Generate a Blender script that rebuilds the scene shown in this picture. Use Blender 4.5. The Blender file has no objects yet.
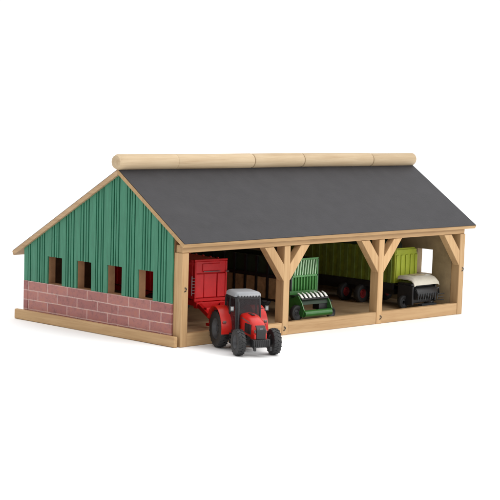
import bpy, math, random
from mathutils import Vector, Matrix
random.seed(7)
scn = bpy.context.scene
col = scn.collection
R = math.radians

# ------------------------------------------------------------------ materials
def mat(name):
    m = bpy.data.materials.new(name); m.use_nodes = True
    nt = m.node_tree; b = nt.nodes['Principled BSDF']
    return m, nt, b
def N(nt, t, **kw):
    n = nt.nodes.new(t)
    for k, v in kw.items():
        if k in n.inputs: n.inputs[k].default_value = v
        else: setattr(n, k, v)
    return n
def ramp(nt, fac, stops):
    r = nt.nodes.new('ShaderNodeValToRGB')
    el = r.color_ramp.elements
    while len(el) < len(stops): el.new(0.5)
    for e, (p, c) in zip(el, stops):
        e.position = p; e.color = (*c, 1)
    nt.links.new(fac, r.inputs[0]); return r
def paint(name, c, rough=.4, metal=0, coat=0, var=.18, bump=.0, scale=6, spec=.5):
    m, nt, b = mat(name)
    tc = N(nt, 'ShaderNodeTexCoord')
    n = N(nt, 'ShaderNodeTexNoise', Scale=scale, Detail=6.0, Roughness=.65)
    nt.links.new(tc.outputs['Object'], n.inputs['Vector'])
    lo = tuple(x*(1-var) for x in c); hi = tuple(min(1, x*(1+var)) for x in c)
    r = ramp(nt, n.outputs['Fac'], [(.3, lo), (.7, hi)])
    nt.links.new(r.outputs[0], b.inputs['Base Color'])
    b.inputs['Roughness'].default_value = rough
    b.inputs['Metallic'].default_value = metal
    b.inputs['Coat Weight'].default_value = coat
    b.inputs['Coat Roughness'].default_value = .15
    b.inputs['Specular IOR Level'].default_value = spec
    if bump:
        n2 = N(nt, 'ShaderNodeTexNoise', Scale=scale*8, Detail=3.0)
        nt.links.new(tc.outputs['Object'], n2.inputs['Vector'])
        bp = N(nt, 'ShaderNodeBump', Strength=bump, Distance=.01)
        nt.links.new(n2.outputs['Fac'], bp.inputs['Height']); nt.links.new(bp.outputs[0], b.inputs['Normal'])
    return m
def wood(name, axis, c1, c2, rough=.62, seed=0., grain=1.0, spots=False):
    """raw softwood with grain running along the given axis (0,1,2)"""
    m, nt, b = mat(name)
    tc = N(nt, 'ShaderNodeTexCoord')
    mp = N(nt, 'ShaderNodeMapping')
    sc = [11*grain]*3; sc[axis] = .55
    mp.inputs['Scale'].default_value = sc; mp.inputs['Location'].default_value = (seed, seed*1.7, seed*.6)
    nt.links.new(tc.outputs['Object'], mp.inputs['Vector'])
    n1 = N(nt, 'ShaderNodeTexNoise', Scale=1.0, Detail=7.0, Roughness=.6, Distortion=.6)
    nt.links.new(mp.outputs[0], n1.inputs['Vector'])
    mp2 = N(nt, 'ShaderNodeMapping'); s2 = [55]*3; s2[axis] = 2.2
    mp2.inputs['Scale'].default_value = s2
    nt.links.new(tc.outputs['Object'], mp2.inputs['Vector'])
    n2 = N(nt, 'ShaderNodeTexNoise', Scale=1.0, Detail=3.0)
    nt.links.new(mp2.outputs[0], n2.inputs['Vector'])
    n3 = N(nt, 'ShaderNodeTexNoise', Scale=.9, Detail=2.0)
    nt.links.new(tc.outputs['Object'], n3.inputs['Vector'])
    mx = N(nt, 'ShaderNodeMath', operation='MULTIPLY_ADD'); mx.inputs[1].default_value = .35
    nt.links.new(n2.outputs['Fac'], mx.inputs[0]); nt.links.new(n1.outputs['Fac'], mx.inputs[2])
    mx2 = N(nt, 'ShaderNodeMath', operation='MULTIPLY_ADD'); mx2.inputs[1].default_value = .35
    nt.links.new(n3.outputs['Fac'], mx2.inputs[0]); nt.links.new(mx.outputs[0], mx2.inputs[2])
    r = ramp(nt, mx2.outputs[0], [(.58, c2), (.74, tuple((a+d)/2 for a, d in zip(c1, c2))), (.98, c1)])
    oi = N(nt, 'ShaderNodeObjectInfo'); mr = N(nt, 'ShaderNodeMapRange'); mr.inputs[3].default_value = .86; mr.inputs[4].default_value = 1.1
    nt.links.new(oi.outputs['Random'], mr.inputs[0])
    hs = N(nt, 'ShaderNodeHueSaturation'); nt.links.new(mr.outputs[0], hs.inputs['Value']); nt.links.new(r.outputs[0], hs.inputs['Color'])
    nt.links.new(hs.outputs[0], b.inputs['Base Color'])
    b.inputs['Roughness'].default_value = rough
    b.inputs['Specular IOR Level'].default_value = .3
    bp = N(nt, 'ShaderNodeBump', Strength=.25, Distance=.01)
    nt.links.new(n2.outputs['Fac'], bp.inputs['Height']); nt.links.new(bp.outputs[0], b.inputs['Normal'])
    return m
WA, WB = (.50, .325, .165), (.36, .205, .09)
W = [wood('pine_x', 0, WA, WB), wood('pine_y', 1, WA, WB, seed=3), wood('pine_z', 2, WA, WB, seed=5)]
WRoof = [wood('roof_edge_x', 0, (.42, .27, .13), (.27, .155, .07), seed=2), wood('roof_edge_y', 1, (.46, .31, .18), (.28, .17, .085), seed=9)]
WRoll = wood('pale_dowel', 0, (.51, .395, .255), (.39, .275, .16), seed=4, grain=.8)
WFloor = wood('floor_board', 0, (.40, .28, .165), (.26, .165, .085), seed=8, grain=.7)
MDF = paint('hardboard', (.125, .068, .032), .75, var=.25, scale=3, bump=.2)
MDFl = paint('end_board', (.30, .155, .072), .75, var=.22, scale=3, bump=.2)
MDFr = paint('inner_end_board', (.31, .225, .125), .75, var=.22, scale=3, bump=.2)
ROOF = paint('slate_grey_roof_sheet', (.034, .0330, .036), .6, var=.12, scale=2.2, bump=.35, spec=.22)
BLK = paint('black_plastic', (.012, .012, .013), .45, var=.3)
TYRE = paint('tyre_rubber', (.013, .013, .014), .6, var=.35, bump=.3)
RIM = paint('grey_rim', (.05, .05, .054), .4, var=.2)
RED = paint('red_enamel', (.50, .012, .007), .34, coat=.15, var=.12, spec=.3)
REDD = paint('red_plastic', (.52, .008, .010), .45, var=.14, bump=.15, spec=.25)
REDP = paint('red_panel', (.58, .010, .014), .36, var=.12, bump=.15, spec=.3)
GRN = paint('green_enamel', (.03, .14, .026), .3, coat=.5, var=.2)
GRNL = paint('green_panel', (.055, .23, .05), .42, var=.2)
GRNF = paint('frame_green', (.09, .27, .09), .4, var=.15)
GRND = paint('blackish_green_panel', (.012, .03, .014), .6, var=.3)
GRNP = paint('pale_green_slat', (.42, .62, .40), .45, var=.15)
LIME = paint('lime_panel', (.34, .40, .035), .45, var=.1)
LIMEB = paint('shaded_lime_panel', (.19, .24, .024), .5, var=.25)  # lime darkened for the dim wagon sides, shade put into the colour
LIMED = paint('shaded_lime_rib', (.12, .16, .022), .5, var=.2)  # side ribs in the same lime, with the bay's shade painted in
BRNP = paint('brown_side_panel', (.34, .23, .12), .55, var=.3)
OFFW = paint('warm_white_plastic', (.52, .49, .41), .4, var=.1)
WHT = paint('white_plastic', (.85, .86, .84), .35, var=.05)
GREY = paint('cab_roof_grey', (.25, .26, .275), .38, var=.08)
STEEL = paint('steel', (.25, .25, .26), .35, metal=.8)
DIRT = paint('dark_red_hub', (.22, .016, .018), .5, var=.2)
def glass():
    m, nt, b = mat('tinted_glass')
    tc = N(nt, 'ShaderNodeTexCoord'); n = N(nt, 'ShaderNodeTexNoise', Scale=4.0)
    nt.links.new(tc.outputs['Object'], n.inputs['Vector'])
    r = ramp(nt, n.outputs['Fac'], [(.3, (.012, .008, .010)), (.7, (.03, .02, .022))])
    nt.links.new(r.outputs[0], b.inputs['Base Color'])
    b.inputs['Roughness'].default_value = .08; b.inputs['Alpha'].default_value = .72
    return m
GLASS = glass()
def lampglass():
    m, nt, b = mat('lamp_lens'); b.inputs['Base Color'].default_value = (.26, .27, .27, 1)
    b.inputs['Roughness'].default_value = .12; b.inputs['Metallic'].default_value = .4
    return m
LENS = lampglass()
LENSD = paint('smoked_lens', (.10, .05, .045), .15, var=.1)
def green_clad():
    m, nt, b = mat('green_printed_cladding')
    tc = N(nt, 'ShaderNodeTexCoord')
    mp = N(nt, 'ShaderNodeMapping'); mp.inputs['Scale'].default_value = (1, 9, .8)
    nt.links.new(tc.outputs['Object'], mp.inputs['Vector'])
    n = N(nt, 'ShaderNodeTexNoise', Scale=1.6, Detail=6.0, Roughness=.7)
    nt.links.new(mp.outputs[0], n.inputs['Vector'])
    r = ramp(nt, n.outputs['Fac'], [(.3, (.020, .135, .073)), (.55, (.030, .185, .103)), (.75, (.048, .22, .13))])
    nt.links.new(r.outputs[0], b.inputs['Base Color'])
    b.inputs['Roughness'].default_value = .5
    return m
CLAD = green_clad()
CLADL = paint('dark_green_groove', (.004, .016, .011), .7, var=.3)
def brick():
    m, nt, b = mat('printed_brick')
    tc = N(nt, 'ShaderNodeTexCoord'); sx = N(nt, 'ShaderNodeSeparateXYZ'); cx = N(nt, 'ShaderNodeCombineXYZ')
    nt.links.new(tc.outputs['Object'], sx.inputs[0])
    nd = N(nt, 'ShaderNodeTexNoise', Scale=3.5, Detail=2.0)
    nt.links.new(tc.outputs['Object'], nd.inputs['Vector'])
    w = N(nt, 'ShaderNodeMath', operation='MULTIPLY_ADD'); w.inputs[1].default_value = .035
    nt.links.new(nd.outputs['Fac'], w.inputs[0]); nt.links.new(sx.outputs['Z'], w.inputs[2])
    nt.links.new(sx.outputs['Y'], cx.inputs[0]); nt.links.new(w.outputs[0], cx.inputs[1])
    mp = N(nt, 'ShaderNodeMapping'); mp.inputs['Location'].default_value = (.12, .1645, 0)
    nt.links.new(cx.outputs[0], mp.inputs['Vector'])
    bt = N(nt, 'ShaderNodeTexBrick', offset=.5)
    bt.inputs['Scale'].default_value = 1; bt.inputs['Brick Width'].default_value = .72
    bt.inputs['Row Height'].default_value = .226; bt.inputs['Mortar Size'].default_value = .021
    bt.inputs['Mortar Smooth'].default_value = 1.0; bt.inputs['Bias'].default_value = -.1
    bt.inputs['Color1'].default_value = (.28, .098, .092, 1); bt.inputs['Color2'].default_value = (.37, .15, .13, 1)
    bt.inputs['Mortar'].default_value = (.52, .34, .31, 1)
    nt.links.new(mp.outputs[0], bt.inputs['Vector'])
    n = N(nt, 'ShaderNodeTexNoise', Scale=9.0, Detail=8.0, Roughness=.75)
    nt.links.new(tc.outputs['Object'], n.inputs['Vector'])
    r = ramp(nt, n.outputs['Fac'], [(.34, (.60, .62, .58)), (.50, (1, 1, 1)), (.64, (1.12, 1.05, .80))])
    mx = N(nt, 'ShaderNodeMix', data_type='RGBA', blend_type='MULTIPLY'); mx.inputs[0].default_value = .75
    nt.links.new(bt.outputs['Color'], mx.inputs[6]); nt.links.new(r.outputs[0], mx.inputs[7])
    nt.links.new(mx.outputs[2], b.inputs['Base Color']); b.inputs['Roughness'].default_value = .55
    return m
BRICK = brick()
def white_ground():
    m, nt, b = mat('white_table')
    tc = N(nt, 'ShaderNodeTexCoord'); n = N(nt, 'ShaderNodeTexNoise', Scale=.4, Detail=3.0)
    nt.links.new(tc.outputs['Object'], n.inputs['Vector'])
    r = ramp(nt, n.outputs['Fac'], [(.3, (.93, .93, .93)), (.7, (.95, .95, .95))])
    nt.links.new(r.outputs[0], b.inputs['Base Color']); b.inputs['Roughness'].default_value = .8
    b.inputs['Specular IOR Level'].default_value = .1
    return m

# ------------------------------------------------------------------ mesh helpers
class MB:
    def __init__(s, S=1.0): s.v = []; s.f = []; s.S = S; s.mi = []; s.cur = 0
    def add(s, vs, fs, M=None):
        o = len(s.v)
        for p in vs:
            p = Vector(p)
            if M is not None: p = M @ p
            s.v.append(p*s.S)
        for f in fs: s.f.append([o+i for i in f]); s.mi.append(s.cur)
        return s
    def box(s, x0, x1, y0, y1, z0, z1, M=None):
        v = [(x, y, z) for x in (x0, x1) for y in (y0, y1) for z in (z0, z1)]
        return s.add(v, [(0,1,3,2), (4,6,7,5), (0,4,5,1), (2,3,7,6), (0,2,6,4), (1,5,7,3)], M)
    def prism(s, pts, axis, a, b, M=None):
        """polygon pts (in the two other axes, in order) extruded along axis from a to b"""
        n = len(pts); v = []
        for t in (a, b):
            for p, q in pts:
                c = [p, q]; c.insert(axis, t); v.append(tuple(c))
        f = [tuple(range(n))[::-1], tuple(range(n, 2*n))] + [(i, (i+1) % n, n+(i+1) % n, n+i) for i in range(n)]
        return s.add(v, f, M)
    def loft(s, secs, M=None):
        """closed sections of equal count joined, capped"""
        n = len(secs[0]); v = [p for q in secs for p in q]; f = []
        for k in range(len(secs)-1):
            for i in range(n):
                j = (i+1) % n
                f.append((k*n+i, k*n+j, (k+1)*n+j, (k+1)*n+i))
        f.append(tuple(range(n))[::-1]); f.append(tuple((len(secs)-1)*n+i for i in range(n)))
        return s.add(v, f, M)
    def lathe(s, prof, M=None, n=32, axis=1):
        """prof: (r, t) points, revolved round axis; closed profile"""
        v = []; f = []; m = len(prof)
        for i in range(n):
            a = 2*math.pi*i/n
            for r, t in prof:
                c = [r*math.cos(a), r*math.sin(a)]; c.insert(axis, t); v.append(tuple(c))
        for i in range(n):
            j = (i+1) % n
            for k in range(m-1):
                f.append((i*m+k, i*m+k+1, j*m+k+1, j*m+k))
        return s.add(v, f, M)
    def tube(s, pts, r, n=8, M=None):
        secs = []
        pts = [Vector(p) for p in pts]
        for i, p in enumerate(pts):
            d = (pts[min(i+1, len(pts)-1)]-pts[max(i-1, 0)]).normalized()
            a = d.cross(Vector((0, 0, 1)) if abs(d.z) < .9 else Vector((1, 0, 0))).normalized(); b = d.cross(a)
            rr = r[i] if isinstance(r, (list, tuple)) else r
            secs.append([tuple(p+(a*math.cos(2*math.pi*k/n)+b*math.sin(2*math.pi*k/n))*rr) for k in range(n)])
        return s.loft(secs, M)
    def cyl(s, p, q, r, n=20): return s.tube([p, q], r, n)
    def bar(s, p, q, w, h, up=(0, 0, 1)):
        p, q = Vector(p), Vector(q); d = (q-p).normalized(); a = d.cross(Vector(up)).normalized(); b = a.cross(d)
        secs = [[tuple(c+a*i*w/2+b*j*h/2) for i, j in ((-1, -1), (1, -1), (1, 1), (-1, 1))] for c in (p, q)]
        return s.loft(secs)
    def build(s, name, m, parent=None, bevel=0, smooth=False, seg=2):
        me = bpy.data.meshes.new(name); me.from_pydata([tuple(p) for p in s.v], [], s.f)
        ms = m if isinstance(m, (list, tuple)) else [m]
        for k in ms: me.materials.append(k)
        if len(ms) > 1:
            for p, i in zip(me.polygons, s.mi): p.material_index = i
        import bmesh
        bm = bmesh.new(); bm.from_mesh(me); bmesh.ops.recalc_face_normals(bm, faces=bm.faces); bm.to_mesh(me); bm.free()
        if smooth:
            for p in me.polygons: p.use_smooth = True
            me.set_sharp_from_angle(angle=R(38))
        o = bpy.data.objects.new(name, me); col.objects.link(o)
        if parent is not None: o.parent = parent
        if bevel:
            b = o.modifiers.new('edge', 'BEVEL'); b.width = bevel; b.segments = seg; b.limit_method = 'ANGLE'; b.angle_limit = R(35)
        return o
def thing(name, label, cat, loc=(0, 0, 0), rz=0, group=None):
    o = bpy.data.objects.new(name, None); col.objects.link(o); o.empty_display_size = .1
    o.location = loc; o.rotation_euler = (0, 0, rz); o['label'] = label; o['category'] = cat
    if group: o['group'] = group
    return o

# ------------------------------------------------------------------ ground
g = MB().add([(-400, -400, 0), (400, -400, 0), (400, 400, 0), (-400, 400, 0)], [(0, 1, 2, 3)]).build('ground', white_ground())
g['kind'] = 'structure'

# ------------------------------------------------------------------ the barn
L, D = 10.0, 5.46
YR, ZR = 2.08, 3.748
YF, ZF = -.164, 2.305
YB, ZB = 5.86, 1.622
PX = [0, 3.25, 6.61, 9.8]; PW, PD, PH = .2, .26, 2.085
FL = .18
def roof_top(y): return ZF+(ZR-ZF)*(y-YF)/(YR-YF) if y <= YR else ZR+(ZB-ZR)*(y-YR)/(YB-YR)
barn = thing('toy_barn', 'wooden toy farm shed with dark grey roof and green gable above printed bricks', 'toy shed', (0, 0, 0))

MB().box(.02, L-.02, .06, D-.02, .02, FL).build('floor_board', WFloor, barn)
# front sills between the posts
for i in range(3):
    MB().box(PX[i]+PW+.003, PX[i+1]-.003, .012, .16, 0.004, .295).build('sill', W[0], barn, .012)
for i in range(4):
    MB().box(PX[i], PX[i]+PW, 0, PD, .001, PH).build('post', W[2], barn, .014)
MB().box(.015, L-.01, .02, .22, PH+.002, 2.262).build('eave_beam', W[0], barn, .012)
# braces: angled pieces beside the posts, cut against post and beam
def brace(px, sgn):
    h, hi, zb, zi, zt = .66, .36, 1.27, 1.66, PH-.001
    pts = [(px+sgn*.002, zb), (px+sgn*h, zt), (px+sgn*hi, zt), (px+sgn*.002, zi)]
    m = MB(); v = []
    for y in (.004, .20): v += [(x, y, z) for x, z in pts]
    m.add(v, [(0, 1, 2, 3), (7, 6, 5, 4), (0, 4, 5, 1), (1, 5, 6, 2), (2, 6, 7, 3), (3, 7, 4, 0)])
    m.build('brace', W[2], barn, .01)
for px, s in ((PX[1], -1), (PX[1]+PW, 1), (PX[2], -1), (PX[2]+PW, 1), (PX[3], -1)): brace(px, s)

WIN = [(.89, 1.40), (1.94, 2.45), (3.00, 3.52), (4.05, 4.58)]; WZ = (.955, 1.60)
def wall_cells(ys, rows, topf, hole, xo, xi, mb):
    """slab between xo (outer, function of index) and xi made of cells; rows: list of z, last row follows topf"""
    nr = len(rows)
    def Z(r, y): return rows[r] if r < nr else topf(y)
    idx = {}; vs = []; fs = []
    def V(i, r, side):
        k = (i, r, side)
        if k not in idx:
            x = xo[i] if side == 0 else xi
            idx[k] = len(vs); vs.append((x, ys[i], Z(r, ys[i])))
        return idx[k]
    solid = lambda i, r: 0 <= i < len(ys)-1 and 0 <= r < nr and not hole(i, r)
    for i in range(len(ys)-1):
        for r in range(nr):
            if not solid(i, r): continue
            a = [V(i, r, 0), V(i+1, r, 0), V(i+1, r+1, 0), V(i, r+1, 0)]
            b = [V(i, r, 1), V(i+1, r, 1), V(i+1, r+1, 1), V(i, r+1, 1)]
            fs.append(tuple(a)); fs.append(tuple(b[::-1]))
            for (di, dr, e) in ((-1, 0, (3, 0)), (1, 0, (1, 2)), (0, -1, (0, 1)), (0, 1, (2, 3))):
                if not solid(i+di, r+dr):
                    fs.append((a[e[0]], b[e[0]], b[e[1]], a[e[1]]))
    mb.add(vs, fs)
def in_win(y): return any(a < y < b for a, b in WIN)
UT = .115
under = lambda y: roof_top(y)-UT
TILT = .06        # the ridge stands a little higher at the gable end
under_left = lambda y: under(y)+TILT*((y-YF)/(YR-YF) if y <= YR else (YB-y)/(YB-YR))
Y0 = PD+.004
base_ys = sorted({Y0, YR, D} | {e for w in WIN for e in w})
for name, x0, x1, mt in (('end_wall', .0, .2, MDFl), ('end_wall', L-.2, L, MDFr)):
    m = MB()
    wall_cells(base_ys, [.19, WZ[0], WZ[1]], under_left if x0 == 0 else under, lambda i, r: r == 1 and in_win((base_ys[i]+base_ys[i+1])/2), [x0]*len(base_ys), x1, m)
    # the second row up is bounded by topf in the lowest region
    ew = m.build(name, mt, barn)
    if x0 == 0: leftwall = ew
# green ribbed cladding with narrow grooves
grooves = []
k = 0
cy = .62-.5275
while cy < D:
    for t, w in ((-.14, .020), (-.05, .013), (.04, .022), (.125, .015)):
        y = cy+t+random.uniform(-.012, .012)
        if Y0+.04 < y < D-.05: grooves.append((y, w))
    cy += .5275
bk = {Y0: 0, YR: 0, D: 0}
for w in WIN:
    for e in w: bk[e] = 0
for y, w in grooves:
    for q in (y-w, y+w): bk[q] = 0
    bk[y-w+.004] = 1; bk[y+w-.004] = 1
ys = sorted(bk); ins = lambda y: any(c-w+.002 < y < c+w-.002 for c, w in grooves)
xo = [(-.006 if ins(y) else -.04) for y in ys]
m = MB()
wall_cells(ys, [.952, WZ[1]], under_left, lambda i, r: r == 0 and in_win((ys[i]+ys[i+1])/2), xo, -.002, m)
for p in range(len(m.f)):
    m.mi[p] = 1 if all(abs(m.v[i].x+.006) < .001 for i in m.f[p]) else 0
m.build('ribbed_cladding', [CLAD, CLADL], barn)
# brick print strip, and its corner pilaster at the back
MB().box(-.046, -.002, Y0, D-.17, .20, .948).build('brick_strip', BRICK, barn)
MB().box(-.05, -.002, D-.155, D, .20, .948).build('corner_brick', BRICK, barn)
# base board along the gable
MB().box(-.16, -.05, .03, D+.22, .003, .245).build('skirting_board', W[1], barn, .03, seg=3)
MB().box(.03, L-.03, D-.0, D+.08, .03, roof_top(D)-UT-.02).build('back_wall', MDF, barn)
# roof sheets: wooden board with grey sheet on its top
def roof_piece(name, y0, y1, th, x0, x1, gap=0):
    sl = (roof_top(y1)-roof_top(y0))/(y1-y0); n = Vector((0, -sl, 1)).normalized()
    m = MB()
    a, b = Vector((0, y0, roof_top(y0))), Vector((0, y1, roof_top(y1)))
    def q(p, d, x): w = p-n*d; return (x, w.y, w.z)
    for d0, d1, e, mi in ((.016, th, 0, 0), (0, .0155, .012, 1)):
        aa, bb = a+(b-a).normalized()*e, b-(b-a).normalized()*(e if mi else 0)
        vs = [q(p, d, x) for x in (x0+e, x1-e) for p in (aa, bb) for d in (d0, d1)]
        for x_ in (0, 1):      # plumb cut where the two boards meet at the ridge
            ti = x_*4+(2 if y1 == YR-.002 else 0)
            pt = bb if y1 == YR-.002 else aa
            for d_, kk in ((d0, 0), (d1, 1)): vs[ti+kk] = (vs[ti+kk][0], pt.y, pt.z-d_/n.z)
        m.cur = mi
        m.add(vs, [(0, 1, 3, 2), (4, 6, 7, 5), (0, 4, 5, 1), (2, 3, 7, 6), (0, 2, 6, 4), (1, 5, 7, 3)])
    for v in m.v:
        if v.x < 0 and abs(v.y-YR) < .1: v.z += TILT
    return m.build(name, [WRoof[1] if y0 > 1 else WRoof[0], ROOF], barn)
roof_piece('roof_board', YF, YR-.002, .10, -.10, L+.24)
roof_piece('roof_board', YR+.002, YB, .12, -.10, L+.24)
# ridge dowels laid end to end
rolls = [(-.20, 1.64, .177, .148), (1.64, 4.15, .176, .147), (4.15, 5.92, .174, .144), (5.92, 8.51, .171, .138), (8.51, L+.27, .167, .130)]
for a, b, rr, dz in rolls:
    ca = .10 if a < 0 else (.005 if a == 1.64 else .028)      # rounded left end, one tight joint, the others chamfered
    cb = .05 if b > L else (.005 if b == 1.64 else .028)
    ga = .001 if a == 1.64 else .008; gb = .001 if b == 1.64 else .008
    A = [(0, a+ga), (rr-ca, a+ga), (rr-ca*.3, a+ga+ca*.35), (rr, a+ga+ca)]
    B = [(rr, b-gb-cb), (rr-cb*.3, b-gb-cb*.35), (rr-cb, b-gb), (0, b-gb)]
    n = 9; x0_, x1_ = A[-1][1], B[0][1]
    prof2 = A+[(rr, x0_+(x1_-x0_)*k/n) for k in range(1, n)]+B
    o = MB().lathe(prof2, None, 40, axis=0)
    rz = 0
    for v in o.v:
        v.y += YR+rz*(v.x-a)+.006*math.sin(v.x*1.3); v.z += ZR+dz+TILT*(1-v.x/10)+.004*math.sin(v.x*1.1+1)
    o.build('ridge_roll', WRoll, barn, smooth=True)
# small dark fixings
for x, z in ((.10, 1.28), (PX[1]+.06, .16), (PX[2]+.13, .16), (PX[3]+.13, 1.17)):
    m = MB(); m.tube([(x-.02, -.004, z-.045), (x+.012, -.022, z-.03), (x+.022, -.026, z), (x+.012, -.022, z+.03), (x-.012, -.004, z+.045)], .012, 8)
    m.build('staple', BLK, barn, smooth=True)

# ------------------------------------------------------------------ wheels
def wheel(parent, x, y, r, w, S, lug=True, rimmat=None, n=18, hub=.56, side=1, tm=None):
    """axis along local y; outer face towards side*y. S scales metres to the model"""
    h = w/2
    M = Matrix.Translation((x, y, r))
    rt = r-(.035 if lug else 0)
    prof = [(hub*r, -h*.75), (hub*r+.02, -h*.92), (r*.78, -h), (rt*.95, -h*.9), (rt, -h*.62), (rt*1.005, 0), (rt, h*.62), (rt*.95, h*.9), (r*.78, h), (hub*r+.02, h*.92), (hub*r, h*.75), (hub*r*.98, 0), (hub*r, -h*.75)]
    root = bpy.data.objects.new('wheel', None); col.objects.link(root); root.parent = parent; root.empty_display_size = .05
    m = MB(S); m.lathe(prof, M, 36)
    if lug:
        for i in range(n):
            for s in (-1, 1):
                a = 2*math.pi*(i+(.5 if s > 0 else 0))/n
                Rm = M @ Matrix.Rotation(-a, 4, 'Y')
                # chevron bar from centre line to shoulder
                d = .13*r
                v = []
                for rad in (rt-.02, r+.004):
                    v += [(rad, s*.02*0, d*.2), (rad, s*.0, d*.75), (rad-.0, s*h*.92, -d*.35), (rad-.0, s*h*.92, -d*.95)]
                vs = [(p[0]-(.05 if abs(p[1]) > h*.5 else 0)*r, p[1], p[2]) for p in v]
                m.add(vs, [(0, 1, 2, 3), (7, 6, 5, 4), (0, 4, 5, 1), (1, 5, 6, 2), (2, 6, 7, 3), (3, 7, 4, 0)], Rm)
    m.build('tyre', tm or TYRE, root, smooth=True)
    m = MB(S); hr = hub*r
    q = [(0, .30), (.22, .30), (.25, .42), (.34, .42), (.36, .22), (.75, .10), (.9, .55), (1.0, .80), (1.02, .80), (1.02, -.80), (.9, -.6), (0, -.5)]
    m.lathe([(a*hr, b*h*side) for a, b in q], M, 28)
    for k in range(8):
        a = 2*math.pi*k/8
        m.cyl((x+.29*hr*math.cos(a), y+side*h*.41, r+.29*hr*math.sin(a)), (x+.29*hr*math.cos(a), y+side*h*.5, r+.29*hr*math.sin(a)), .025, 6)
    m.build('rim', rimmat or RIM, root, smooth=True)
    return root

# ------------------------------------------------------------------ tractor (metres * S; x forward, y left)
S = .43
hd = (-.42, -.907)
T = thing('tractor', 'small red tractor with pale grey cab roof standing outside the shed on white table', 'tractor', (.906, -1.112, 0), math.atan2(hd[1], hd[0]))
for s in (-1, 1):
    wheel(T, -1.27, s*.97, .98, .52, S, n=20, side=s, hub=.55)
    wheel(T, 1.52, s*.95, .68, .42, S, n=18, side=s, hub=.52)
# chassis, axles
m = MB(S)
m.box(-1.55, 1.9, -.22, .22, .62, 1.0); m.box(-1.45, -.9, -.72, .72, .82, 1.12)
m.box(1.38, 1.66, -.80, .80, .52, .78); m.box(-.6, .7, -.32, .32, .45, .95)
m.box(-.55, .35, -.72, -.32, .50, .98); m.box(-.55, .35, .32, .72, .50, .98)     # tank and battery box
m.cyl((-1.5, 0, .5), (-1.95, 0, .5), .05); m.box(-2.0, -1.5, -.10, .10, .40, .47)
m.build('chassis', BLK, T, .008)
for s in (-1, 1):
    m = MB(S)
    for k in range(3): m.box(.02, .34, s*.78-.13, s*.78+.13, .42+k*.22, .45+k*.22)
    m.box(.0, .03, s*.78-.13, s*.78+.13, .42, .95)
    m.build('step', BLK, T)
# front weight block and lift arms
m = MB(S); m.box(1.9, 2.28, -.46, .46, .50, .90)
for s in (-1, 1):
    m.bar((1.9, s*.36, .62), (2.45, s*.42, .44), .09, .13); m.box(2.4, 2.52, s*.42-.06, s*.42+.06, .36, .56)
for k in range(8): m.box(2.28, 2.33, -.42+k*.109, -.34+k*.109, .53, .87)
m.build('front_linkage', BLK, T, .006)
# hood: red shell with dark nose
def hood_sec(x, w, z0, z1, r=.16, cr=.04):
    pts = [(-w, z0), (-w*1.02, z0+(z1-z0)*.5), (-w*.97, z1-r), (-w*.80, z1-r*.3), (-w*.45, z1), (0, z1+cr), (w*.45, z1), (w*.80, z1-r*.3), (w*.97, z1-r), (w*1.02, z0+(z1-z0)*.5), (w, z0)]
    return [(x, y, z) for y, z in pts]
m = MB(S); m.loft([hood_sec(.22, .43, 1.12, 1.98, .12, .02), hood_sec(.9, .41, 1.02, 1.95, .12, .03), hood_sec(1.45, .385, .96, 1.84, .12, .03), hood_sec(1.86, .36, .94, 1.66, .12, .02), hood_sec(2.03, .33, .96, 1.50, .10, .02), hood_sec(2.10, .30, 1.0, 1.38, .08, .01)])
hood = m.build('hood', RED, T, smooth=True)
for s in (-1, 1):
    m = MB(S); m.bar((.45, s*.42, 1.78), (1.5, s*.385, 1.66), .012, .055); m.build('stripe', STEEL, hood)
m = MB(S); m.box(.5, 1.1, -.10, .10, 1.965, 2.0); m.build('top_vent', BLK, hood, .01)
for s in (-1, 1):      # dark side intakes
    m = MB(S); m.box(.95, 1.74, s*.39-.025, s*.39+.025, 1.10, 1.58)
    for k in range(7): m.box(.97+k*.11, 1.02+k*.11, s*.42-.015, s*.42+.015, 1.12, 1.56)
    m.build('side_grille', BLK, T)
m = MB(S)
m.prism([(1.98, .90), (2.20, .92), (2.20, 1.40), (2.10, 1.56), (1.96, 1.58)], 1, -.24, .24)
for k in range(7): m.box(2.20, 2.215, -.22, .22, .97+k*.055, .99+k*.055)
m.build('grille', BLK, T, .006)
for s in (-1, 1):
    m = MB(S); m.prism([(2.06, 1.20), (2.15, 1.22), (2.13, 1.34), (2.04, 1.38)], 1, s*.29-.045, s*.29+.045); m.build('headlight', LENSD, T, .008)
m = MB(S); m.box(2.17, 2.205, -.07, .07, 1.41, 1.45); m.build('badge', STEEL, T)
for s in (-1, 1):      # red cheeks flanking the grille
    m = MB(S)
    m.loft([[(1.7, s*.38, .84), (1.7, s*.245, .84), (1.7, s*.245, 1.25), (1.7, s*.38, 1.25)], [(2.14, s*.335, .90), (2.16, s*.245, .90), (2.16, s*.245, 1.14), (2.14, s*.335, 1.14)]])
    m.build('nose_cheek', RED, T, .01)
# fenders over rear wheels, with inner walls
def fender(s):
    m = MB(S); arc = []
    for k in range(13):
        a = R(-8+k*14); arc.append((-1.27+1.12*math.cos(a), 1.02+1.12*math.sin(a)))
    secs = []
    for x, z in arc:
        d = Vector((x+1.27, 0, z-1.02)).normalized()*.05
        secs.append([(x, s*.58, z), (x, s*1.27, z-.02), (x+d.x, s*1.27, z+d.z-.02), (x+d.x, s*.58, z+d.z)])
    m.loft(secs)
    m.prism([(x, z) for x, z in arc], 1, s*.58, s*.62)
    f = m.build('fender', RED, T, smooth=True)
    b = MB(S); b.box(-2.16, -2.12, s*.75, s*1.05, 1.50, 1.62); b.build('tail_light', DIRT, f)
    l = MB(S); l.box(-.16, -.10, s*1.02, s*1.20, 1.40, 1.52); l.build('marker_light', LENSD, f, .01)
for s in (-1, 1): fender(s)
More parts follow.
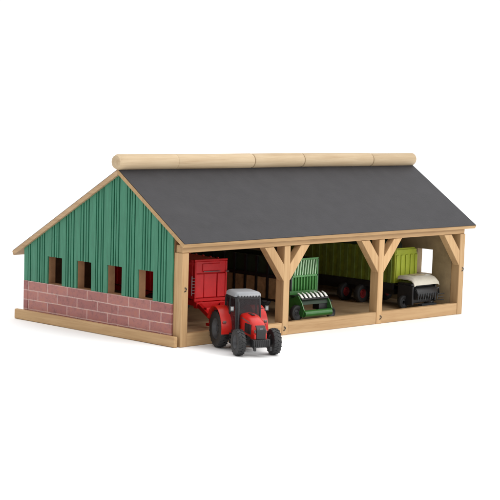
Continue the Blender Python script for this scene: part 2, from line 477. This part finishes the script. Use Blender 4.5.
# cab
m = MB(S)
corners = {'f': (.28, .62), 'r': (-1.30, .66)}
for s in (-1, 1):
    m.bar((.34, s*.66, 1.02), (.16, s*.64, 2.74), .09, .09); m.bar((-.48, s*.76, 1.0), (-.50, s*.68, 2.74), .09, .09)
    m.bar((-1.36, s*.66, 1.55), (-1.22, s*.66, 2.74), .09, .09)
    m.bar((.34, s*.66, 1.03), (-.55, s*.76, 1.03), .10, .12); m.bar((.16, s*.64, 2.71), (-1.22, s*.64, 2.71), .09, .1)
m.bar((.34, -.66, 1.06), (.34, .66, 1.06), .10, .14); m.bar((.16, -.64, 2.71), (.16, .64, 2.71), .09, .1)
m.bar((-1.22, -.64, 2.71), (-1.22, .64, 2.71), .09, .1); m.box(-1.40, .30, -.58, .58, .98, 1.10)
m.box(-1.40, -1.30, -.60, .60, 1.1, 1.60)
m.build('cab_frame', BLK, T, .006)
m = MB(S)
m.add([(.345, -.62, 1.12), (.345, .62, 1.12), (.18, .60, 2.68), (.18, -.60, 2.68)], [(0, 1, 2, 3)])
m.build('windscreen', GLASS, T)
for s in (-1, 1):
    m = MB(S); m.add([(.30, s*.672, 1.10), (-.45, s*.765, 1.10), (-.47, s*.69, 2.68), (.13, s*.65, 2.68)], [(0, 1, 2, 3)]); m.build('door_window', GLASS, T)
    m = MB(S); m.add([(-.52, s*.76, 1.55), (-1.32, s*.68, 1.60), (-1.20, s*.65, 2.68), (-.52, s*.69, 2.68)], [(0, 1, 2, 3)]); m.build('side_window', GLASS, T)
m = MB(S); m.add([(-1.35, -.62, 1.62), (-1.35, .62, 1.62), (-1.24, .60, 2.68), (-1.24, -.60, 2.68)], [(0, 1, 2, 3)]); m.build('rear_window', GLASS, T)
def rsec(z, x0, x1, y, c=.16):
    return [(x0+c, -y, z), (x1-c, -y, z), (x1, -y+c, z), (x1, y-c, z), (x1-c, y, z), (x0+c, y, z), (x0, y-c, z), (x0, -y+c, z)]
m = MB(S); m.loft([rsec(2.76, -1.24, .26, .66), rsec(2.80, -1.28, .32, .71), rsec(2.93, -1.27, .31, .70), rsec(3.02, -1.20, .24, .63), rsec(3.05, -1.1, .14, .53)])
cr = m.build('cab_roof', GREY, T, smooth=True)
m = MB(S)
for k in range(8):
    m = MB(S); m.box(.27, .335, -.61+k*.16, -.51+k*.16, 2.77, 2.86)
    m.build('roof_lamp', BLK, cr, .004)
m = MB(S); m.box(-.85, -.35, -.26, .26, 1.1, 1.42); m.box(-.92, -.78, -.26, .26, 1.42, 2.02); m.build('seat', BLK, T, .015)
m = MB(S); m.tube([(.22, 0, 1.1), (-.06, 0, 1.62)], .03); m.lathe([(.18, -.015), (.21, 0), (.18, .015), (.18, -.015)], Matrix.Translation((-.07, 0, 1.64)) @ Matrix.Rotation(R(-62), 4, 'Y') @ Matrix.Rotation(R(90), 4, 'X'), 20); m.build('steering_wheel', BLK, T, smooth=True)
m = MB(S); m.tube([(.42, -.56, 1.2), (.42, -.58, 2.5), (.40, -.62, 2.72)], [.055, .055, .04], 10); m.build('exhaust', BLK, T, smooth=True)
for s in (-1, 1):
    m = MB(S); m.tube([(.24, s*.68, 2.20), (.44, s*.90, 2.24)], .022, 6); m.box(.38, .45, s*.94-.10, s*.94+.10, 2.08, 2.36)
    mi = m.build('mirror', BLK, T, .008)
    m = MB(S); m.box(.452, .46, s*.94-.075, s*.94+.075, 2.14, 2.32); m.build('mirror_cap', LENS, mi, .004)

# ------------------------------------------------------------------ red wagon (own units = scene units, -y is its front)
def rib_panel(m, x0, x1, y, z0, z1, n, rw=.02, d=.02):
    for k in range(n+1):
        x = x0+(x1-x0)*k/n
        m.box(x-rw/2, x+rw/2, y-d, y, z0, z1)
RW = thing('farm_wagon', 'tall red box wagon with panelled front parked indoors behind the tractor', 'farm wagon', (2.27, 1.46, FL), R(-8))
w, ln, z0, z1 = .45, 3.55, .60, 1.50
MB().box(-w, w, 0.0, ln, z0, z1).build('box_body', REDD, RW, .02)
m = MB()
for s in (-1, 1): m.box(s*.33-.13, s*.33+.13, -.045, -.002, z0+.03, z1-.31); 
m.box(-.185, .185, -.035, -.002, z0+.03, z1-.31)
m.build('front_panel', REDP, RW, .015)
m = MB(); m.box(-.46, .46, -.05, -.002, z1-.29, z1-.02); m.box(-.25, .25, -.07, -.05, z1-.24, z1-.07)
m.build('top_panel', REDP, RW, .015)
m = MB(); m.box(-w-.02, w+.02, -.065, -.002, z0-.05, z0+.02); m.box(-w-.02, w+.02, -.06, -.002, z1-.018, z1+.03)
for s in (-1, 1): m.box(s*(w-.01)-.025, s*(w-.01)+.025, -.06, -.002, z0+.022, z1-.02)
m.build('front_frame', REDD, RW, .008)
m = MB(); m.tube([(-.24, -.085, z1-.255), (.24, -.085, z1-.255)], .012, 8); m.tube([(.42, -.08, z1-.27), (.47, -.12, z1-.26)], .02, 8); m.build('handle', STEEL, RW, smooth=True)
for s in (-1, 1):
    m = MB()
    for k in range(13):
        y = .05+k*(ln-.1)/12; m.box(s*w-.0+(0 if s > 0 else -.03), s*w+(.03 if s > 0 else 0), y-.03, y+.03, z0, z1+.02)
    m.box(s*w+(0 if s > 0 else -.032), s*w+(.032 if s > 0 else 0), 0, ln, z1-.10, z1-.04)
    m.build('side_ribs', REDP, RW, .006)
m = MB()
for k in range(6): m.tube([(-w-.10, -.06, z0+.15+k*.07), (-w-.02, -.06, z0+.15+k*.07)], .008, 6)
m.tube([(-w-.10, -.06, z0+.1), (-w-.10, -.06, z0+.55)], .01, 6); m.build('ladder', STEEL, RW)
m = MB()
for s in (-1, 1): m.box(s*.28-.04, s*.28+.04, -.12, ln, .42, z0-.052)
m.box(-.46, .46, -.14, -.02, .40, .54)
m.build('chassis', REDD, RW, .008)
m = MB()
m.bar((-.36, -.12, .47), (-.78, -1.42, .22), .10, .10); m.bar((.30, -.12, .47), (-.74, -1.42, .22), .10, .10)
m.box(-.52, -.10, -.62, -.50, .34, .48)
m.build('drawbar', REDD, RW, .01)
m = MB(); m.cyl((-.40, -.62, .12), (-.40, -.62, .46), .035, 12); m.box(-.48, -.32, -.69, -.55, .06, .12); m.build('parking_jack', REDD, RW)
for s in (-1, 1):
    for y in (1.75, 2.45): wheel(RW, s*.40, y, .27, .17, 1, lug=False, rimmat=REDD, side=s)

# ------------------------------------------------------------------ green wagon
GW = thing('forage_wagon', 'dark green wagon with pale slatted top front, standing behind the white tined crop pickup', 'farm wagon', (5.22, 1.20, FL), 0)
w, ln, z0, zm, z1 = .46, 3.5, .50, .98, 1.40
MB().box(-w, w, 0.0, ln, z0, zm).build('lower_body', GRN, GW, .01)
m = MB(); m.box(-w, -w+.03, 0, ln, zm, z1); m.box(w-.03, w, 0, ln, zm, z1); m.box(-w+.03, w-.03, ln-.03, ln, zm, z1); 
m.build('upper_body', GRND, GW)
MB().box(-w+.031, w-.031, 0.03, .06, zm+.001, z1-.03).build('upper_front', GRNL, GW)
m = MB()
for k in range(9):
    x = -w+.05+k*(2*w-.1)/8; m.box(x-.022, x+.022, -.035, -.002, z0+.02, zm-.02)
m.build('front_rib', GRNL, GW, .006)
m = MB(); m.box(-w-.01, w+.01, -.05, -.002, zm-.02, zm+.03); m.box(-w-.01, w+.01, -.05, -.002, z1-.03, z1+.02); m.box(-w-.01, w+.01, -.05, -.002, z0-.04, z0+.02)
m.box(w-.03, w+.01, -.05, -.003, z0, z1); m.box(-w-.01, -w+.03, -.05, -.003, z0, z1)
m.build('front_frame', GRNF, GW, .006)
m = MB()
for k in range(10):
    x = -w+.03+k*(2*w-.1)/9
    m.bar((x-.012, -.028, zm+.03), (x+.05, -.005, z1-.03), .036, .02, up=(0, 1, 0))
m.build('top_slats', GRNP, GW)
for s in (-1, 1):
    m = MB()
    n = 9
    for k in range(n):
        ya = .04+k*(ln-.04)/n; yb = ya+(ln-.04)/n-.10
        m.box(s*w+(.002 if s > 0 else -.03), s*w+(.03 if s > 0 else -.002), ya, yb, z0-.12, .89)
    m.build('side_panel', BRNP, GW, .006)
    m = MB()
    for k in range(n+1):
        y = .0+k*(ln-.04)/n-.028; m.box(s*w+(.001 if s > 0 else -.05), s*w+(.02 if s > 0 else -.001), y-.025, y+.035, z0-.13, z1)
    m.box(s*w+(.001 if s > 0 else -.045), s*w+(.045 if s > 0 else -.001), 0, ln, .90, .98)
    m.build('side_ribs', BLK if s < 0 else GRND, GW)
m = MB(); m.box(-.36, .36, .02, ln, .30, z0-.04); m.build('chassis', BLK, GW)
for s in (-1, 1):
    for y in (1.7, 2.35): wheel(GW, s*.38, y, .25, .16, 1, lug=False, side=s)

# ------------------------------------------------------------------ green crop pickup standing before it
PK = thing('crop_pickup', 'low green crop pickup with row of white tines and small black wheels', 'farm implement', (4.97, .66, FL), R(-2))
def arc_shell(x0, x1, cyy, cz, r, a0, a1, th, n=12):
    m = MB(); secs = []
    for k in range(n+1):
        a = R(a0+(a1-a0)*k/n); c, s = math.cos(a), math.sin(a)
        secs.append([(x0, cyy+r*c, cz+r*s), (x1, cyy+r*c, cz+r*s), (x1, cyy+(r-th)*c, cz+(r-th)*s), (x0, cyy+(r-th)*c, cz+(r-th)*s)])
    m.loft(secs); return m
arc_shell(-.48, .50, .20, .30, .29, 35, 165, .03).build('hood', GRND, PK, smooth=True)
m = MB(); m.box(-.46, .48, .30, .42, .30, .66); m.build('crop_box', GRN, PK, .01)
m = MB(); m.cyl((-.46, -.17, .17), (.46, -.17, .17), .085, 20); m.build('front_roller', GRN, PK, smooth=True)
for s in (-1, 1):
    m = MB(); m.prism([(-.17, .10), (.30, .10), (.34, .45), (.0, .60), (-.14, .42), (-.22, .26)], 0, s*.475-.015, s*.475+.015)
    m.build('side_plate', GRN, PK, .006)
m = MB(); m.box(.18, .46, -.06, .16, .22, .44); m.tube([(.5, .0, .42), (.80, .12, .38)], .03); m.build('gearbox', BLK, PK, .01)
for k in range(7):
    x = -.40+k*.137
    m = MB(); m.loft([[(x-.036, -.09, .53), (x+.036, -.09, .53), (x+.036, -.06, .53), (x-.036, -.06, .53)], [(x-.026, .0, .615), (x+.030, .0, .615), (x+.030, .03, .615), (x-.026, .03, .615)], [(x-.004, .10, .65), (x+.022, .10, .65), (x+.022, .12, .64), (x-.004, .12, .64)]])
    m.build('tine', WHT, PK)
m = MB(); m.cyl((-.46, -.08, .51), (.46, -.08, .51), .028, 12); m.build('tine_shaft', BLK, PK, smooth=True)
wheel(PK, -.57, -.04, .19, .12, 1, lug=False, side=-1)
wheel(PK, .57, -.08, .13, .10, 1, lug=False, side=1)

# ------------------------------------------------------------------ lime wagon
LW = thing('forage_wagon', 'lime green high-sided wagon with dark red wheel hubs, behind the cream hooded machine', 'farm wagon', (8.97, 1.08, FL), R(1))
w, ln, z0, z1 = .45, 3.6, .60, 1.50
m = MB()
m.prism([(-w, z0), (w, z0), (w, z1-.16), (w-.10, z1-.02), (w-.14, z1), (-w+.06, z1), (-w, z1-.05)], 1, 0, .06)
m.build('front_wall', LIME, LW, .012)
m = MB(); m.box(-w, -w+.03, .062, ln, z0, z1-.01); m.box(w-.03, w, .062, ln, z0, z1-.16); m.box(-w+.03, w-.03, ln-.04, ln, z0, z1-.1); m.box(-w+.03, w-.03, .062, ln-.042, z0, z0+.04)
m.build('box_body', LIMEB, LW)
m = MB()
for k in range(5):
    x = -w+.07+k*(2*w-.14)/4; m.box(x-.045, x+.045, -.03, -.001, z0+.05, z1-.18)
m.box(-w+.02, w-.06, -.02, -.001, z1-.15, z1-.04)
m.build('front_rib', LIME, LW, .012)
for s in (-1, 1):
    m = MB(); n = 14
    for k in range(n):
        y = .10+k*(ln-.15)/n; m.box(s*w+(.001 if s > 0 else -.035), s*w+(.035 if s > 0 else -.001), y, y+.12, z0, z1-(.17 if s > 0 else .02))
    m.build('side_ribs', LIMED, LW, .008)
    MB().box(s*w+(.001 if s > 0 else -.06), s*w+(.06 if s > 0 else -.001), 0.0, ln, z0-.16, z0-.002).build('side_rail', BLK, LW)
MB().box(-.38, .38, .05, ln, .30, z0-.165).build('chassis', BLK, LW)
secs = []
for y, h in ((.50, .0), (.56, .14), (.8, .20), (ln-.2, .20), (ln, .12)):
    secs.append([(-w+.012, y, z1-.05), (-w+.012, y, z1+h*.8), (-w+.10, y, z1+h), (w-.12, y, z1+h), (w-.012, y, z1+h*.6), (w-.012, y, z1-.18)])
MB().loft(secs).build('added_dark_cover', GRND, LW, smooth=True)  # added dark cover, hides the bright end-wall windows above the wagon
for s in (-1, 1):
    for y in (1.05, 1.62): wheel(LW, s*.50, y, .235, .16, 1, lug=False, rimmat=DIRT, side=s, hub=.5)

# ------------------------------------------------------------------ hooded black implement before the lime wagon
HD = thing('hay_machine', 'low black hay machine under a pale cream hood in the right bay', 'farm implement', (8.95, .50, FL), R(0))
HX = .84
m = MB()
prof = [(.46, .80), (.40, .83), (.10, .835), (-.06, .80), (-.15, .72), (-.18, .62), (-.16, .62), (-.13, .70), (-.05, .77), (.10, .80), (.40, .80), (.45, .775)]
secs = []
for x, sx in ((-.50, .90), (-.45, .97), (-.25, 1), (.2, 1), (.40, .97), (.50, .88)):
    secs.append([(x, y*sx, .40+(z-.40)*(.82+.18*sx if sx > .95 else sx*.95)) for y, z in prof])
m.loft(secs); hdm = m.build('hood', OFFW, HD, smooth=True)
m = MB(); m.box(-.20, .22, .08, .34, .838, .845); m.build('hood_patch', paint('tan_sticker', (.45, .36, .22), .5), hdm)
m = MB(); m.box(-.46, .42, -.02, .44, .14, .66); m.box(-.50, -.43, -.10, .40, .10, .60); m.box(.41, .47, -.10, .40, .16, .60)
m.build('body', BLK, HD, .02)
m = MB(); m.lathe([(0, -.42), (.15, -.42), (.16, -.4), (.16, .36), (.15, .38), (0, .38)], Matrix.Translation((0, -.06, .40)), 24, axis=0); m.build('rotor', BLK, HD, smooth=True)
m = MB(); m.box(-.22, .36, -.20, -.06, .08, .13)
for k in range(9): m.tube([(-.42+k*.097, -.12, .50), (-.42+k*.097, -.24, .38), (-.42+k*.097, -.22, .24)], .013, 6)
m.build('tine_row', paint('dark_steel', (.05, .055, .06), .35, metal=.5), HD)
m = MB()
m.tube([(.44, .0, .42), (.60, -.05, .50), (.64, -.04, .34)], .025, 8)
m.build('guard_arm', BLK, HD, smooth=True)
m = MB(); 
for dz, dx in ((.0, .20), (.06, .17), (.13, .22)): m.tube([(.50, -.10, .20+dz), (.50+dx, -.16, .18+dz*1.3)], .012, 6)
m.build('side_tine', BLK, HD)
for s in (-1, 1): wheel(HD, s*.55-(0 if s < 0 else .05), .16, .17, .10, 1, lug=False, side=s)

# ------------------------------------------------------------------ lights, world, camera
w = bpy.data.worlds.new('World'); scn.world = w; w.use_nodes = True
bg = w.node_tree.nodes['Background']; bg.inputs[1].default_value = 1.0
wt = w.node_tree; tc = N(wt, 'ShaderNodeTexCoord'); sx = N(wt, 'ShaderNodeSeparateXYZ'); wt.links.new(tc.outputs['Generated'], sx.inputs[0])
mr = N(wt, 'ShaderNodeMapRange', interpolation_type='SMOOTHSTEP'); mr.inputs[1].default_value = .2; mr.inputs[2].default_value = .9
mr.inputs[3].default_value = 1.03; mr.inputs[4].default_value = 2.0      # white tent, brighter overhead
wt.links.new(sx.outputs['Z'], mr.inputs[0])
mr2 = N(wt, 'ShaderNodeMapRange', interpolation_type='SMOOTHSTEP'); mr2.inputs[1].default_value = -.9; mr2.inputs[2].default_value = .25
mr2.inputs[3].default_value = .54; mr2.inputs[4].default_value = 1.0     # the tent is dimmer on the gable side
wt.links.new(sx.outputs['X'], mr2.inputs[0])
mm = N(wt, 'ShaderNodeMath', operation='MULTIPLY'); wt.links.new(mr.outputs[0], mm.inputs[0]); wt.links.new(mr2.outputs[0], mm.inputs[1])
wt.links.new(mm.outputs[0], bg.inputs[0])
def area(name, loc, tgt, size, energy, c=(1, 1, 1)):
    l = bpy.data.lights.new(name, 'AREA'); l.energy = energy; l.size = size; l.color = c
    o = bpy.data.objects.new(name, l); col.objects.link(o); o.location = loc
    o.rotation_euler = (Vector(tgt)-Vector(loc)).to_track_quat('-Z', 'Y').to_euler(); return o
area('softbox_key', (8, -26, 17), (5, 1, 0), 12, 3900, (1, .97, .93))

P = [-27.382619485238482, -28.879781686486098, 6.135544765994902, 0.7973820500962421, -0.15438628955470307, 0.02982732939464735, 1827.1273939773819, 102.22290694369258]
yaw, pit, roll, f, sy = P[3:8]
fw = Vector((math.sin(yaw)*math.cos(pit), math.cos(yaw)*math.cos(pit), math.sin(pit)))
rt = Vector((math.cos(yaw), -math.sin(yaw), 0)); up = rt.cross(fw)
r2 = rt*math.cos(roll)+up*math.sin(roll); u2 = -rt*math.sin(roll)+up*math.cos(roll)
cam = bpy.data.cameras.new('camera'); co = bpy.data.objects.new('camera', cam); col.objects.link(co)
co.matrix_world = Matrix.Translation(P[:3]) @ Matrix((r2, u2, -fw)).transposed().to_4x4()
cam.sensor_width = 36; cam.lens = 36*f/500; cam.shift_y = sy/500; cam.clip_end = 3000; cam.clip_start = .1
scn.camera = co
scn.view_settings.view_transform = 'Standard'; scn.view_settings.look = 'None'; scn.view_settings.exposure = 0; scn.view_settings.gamma = 1
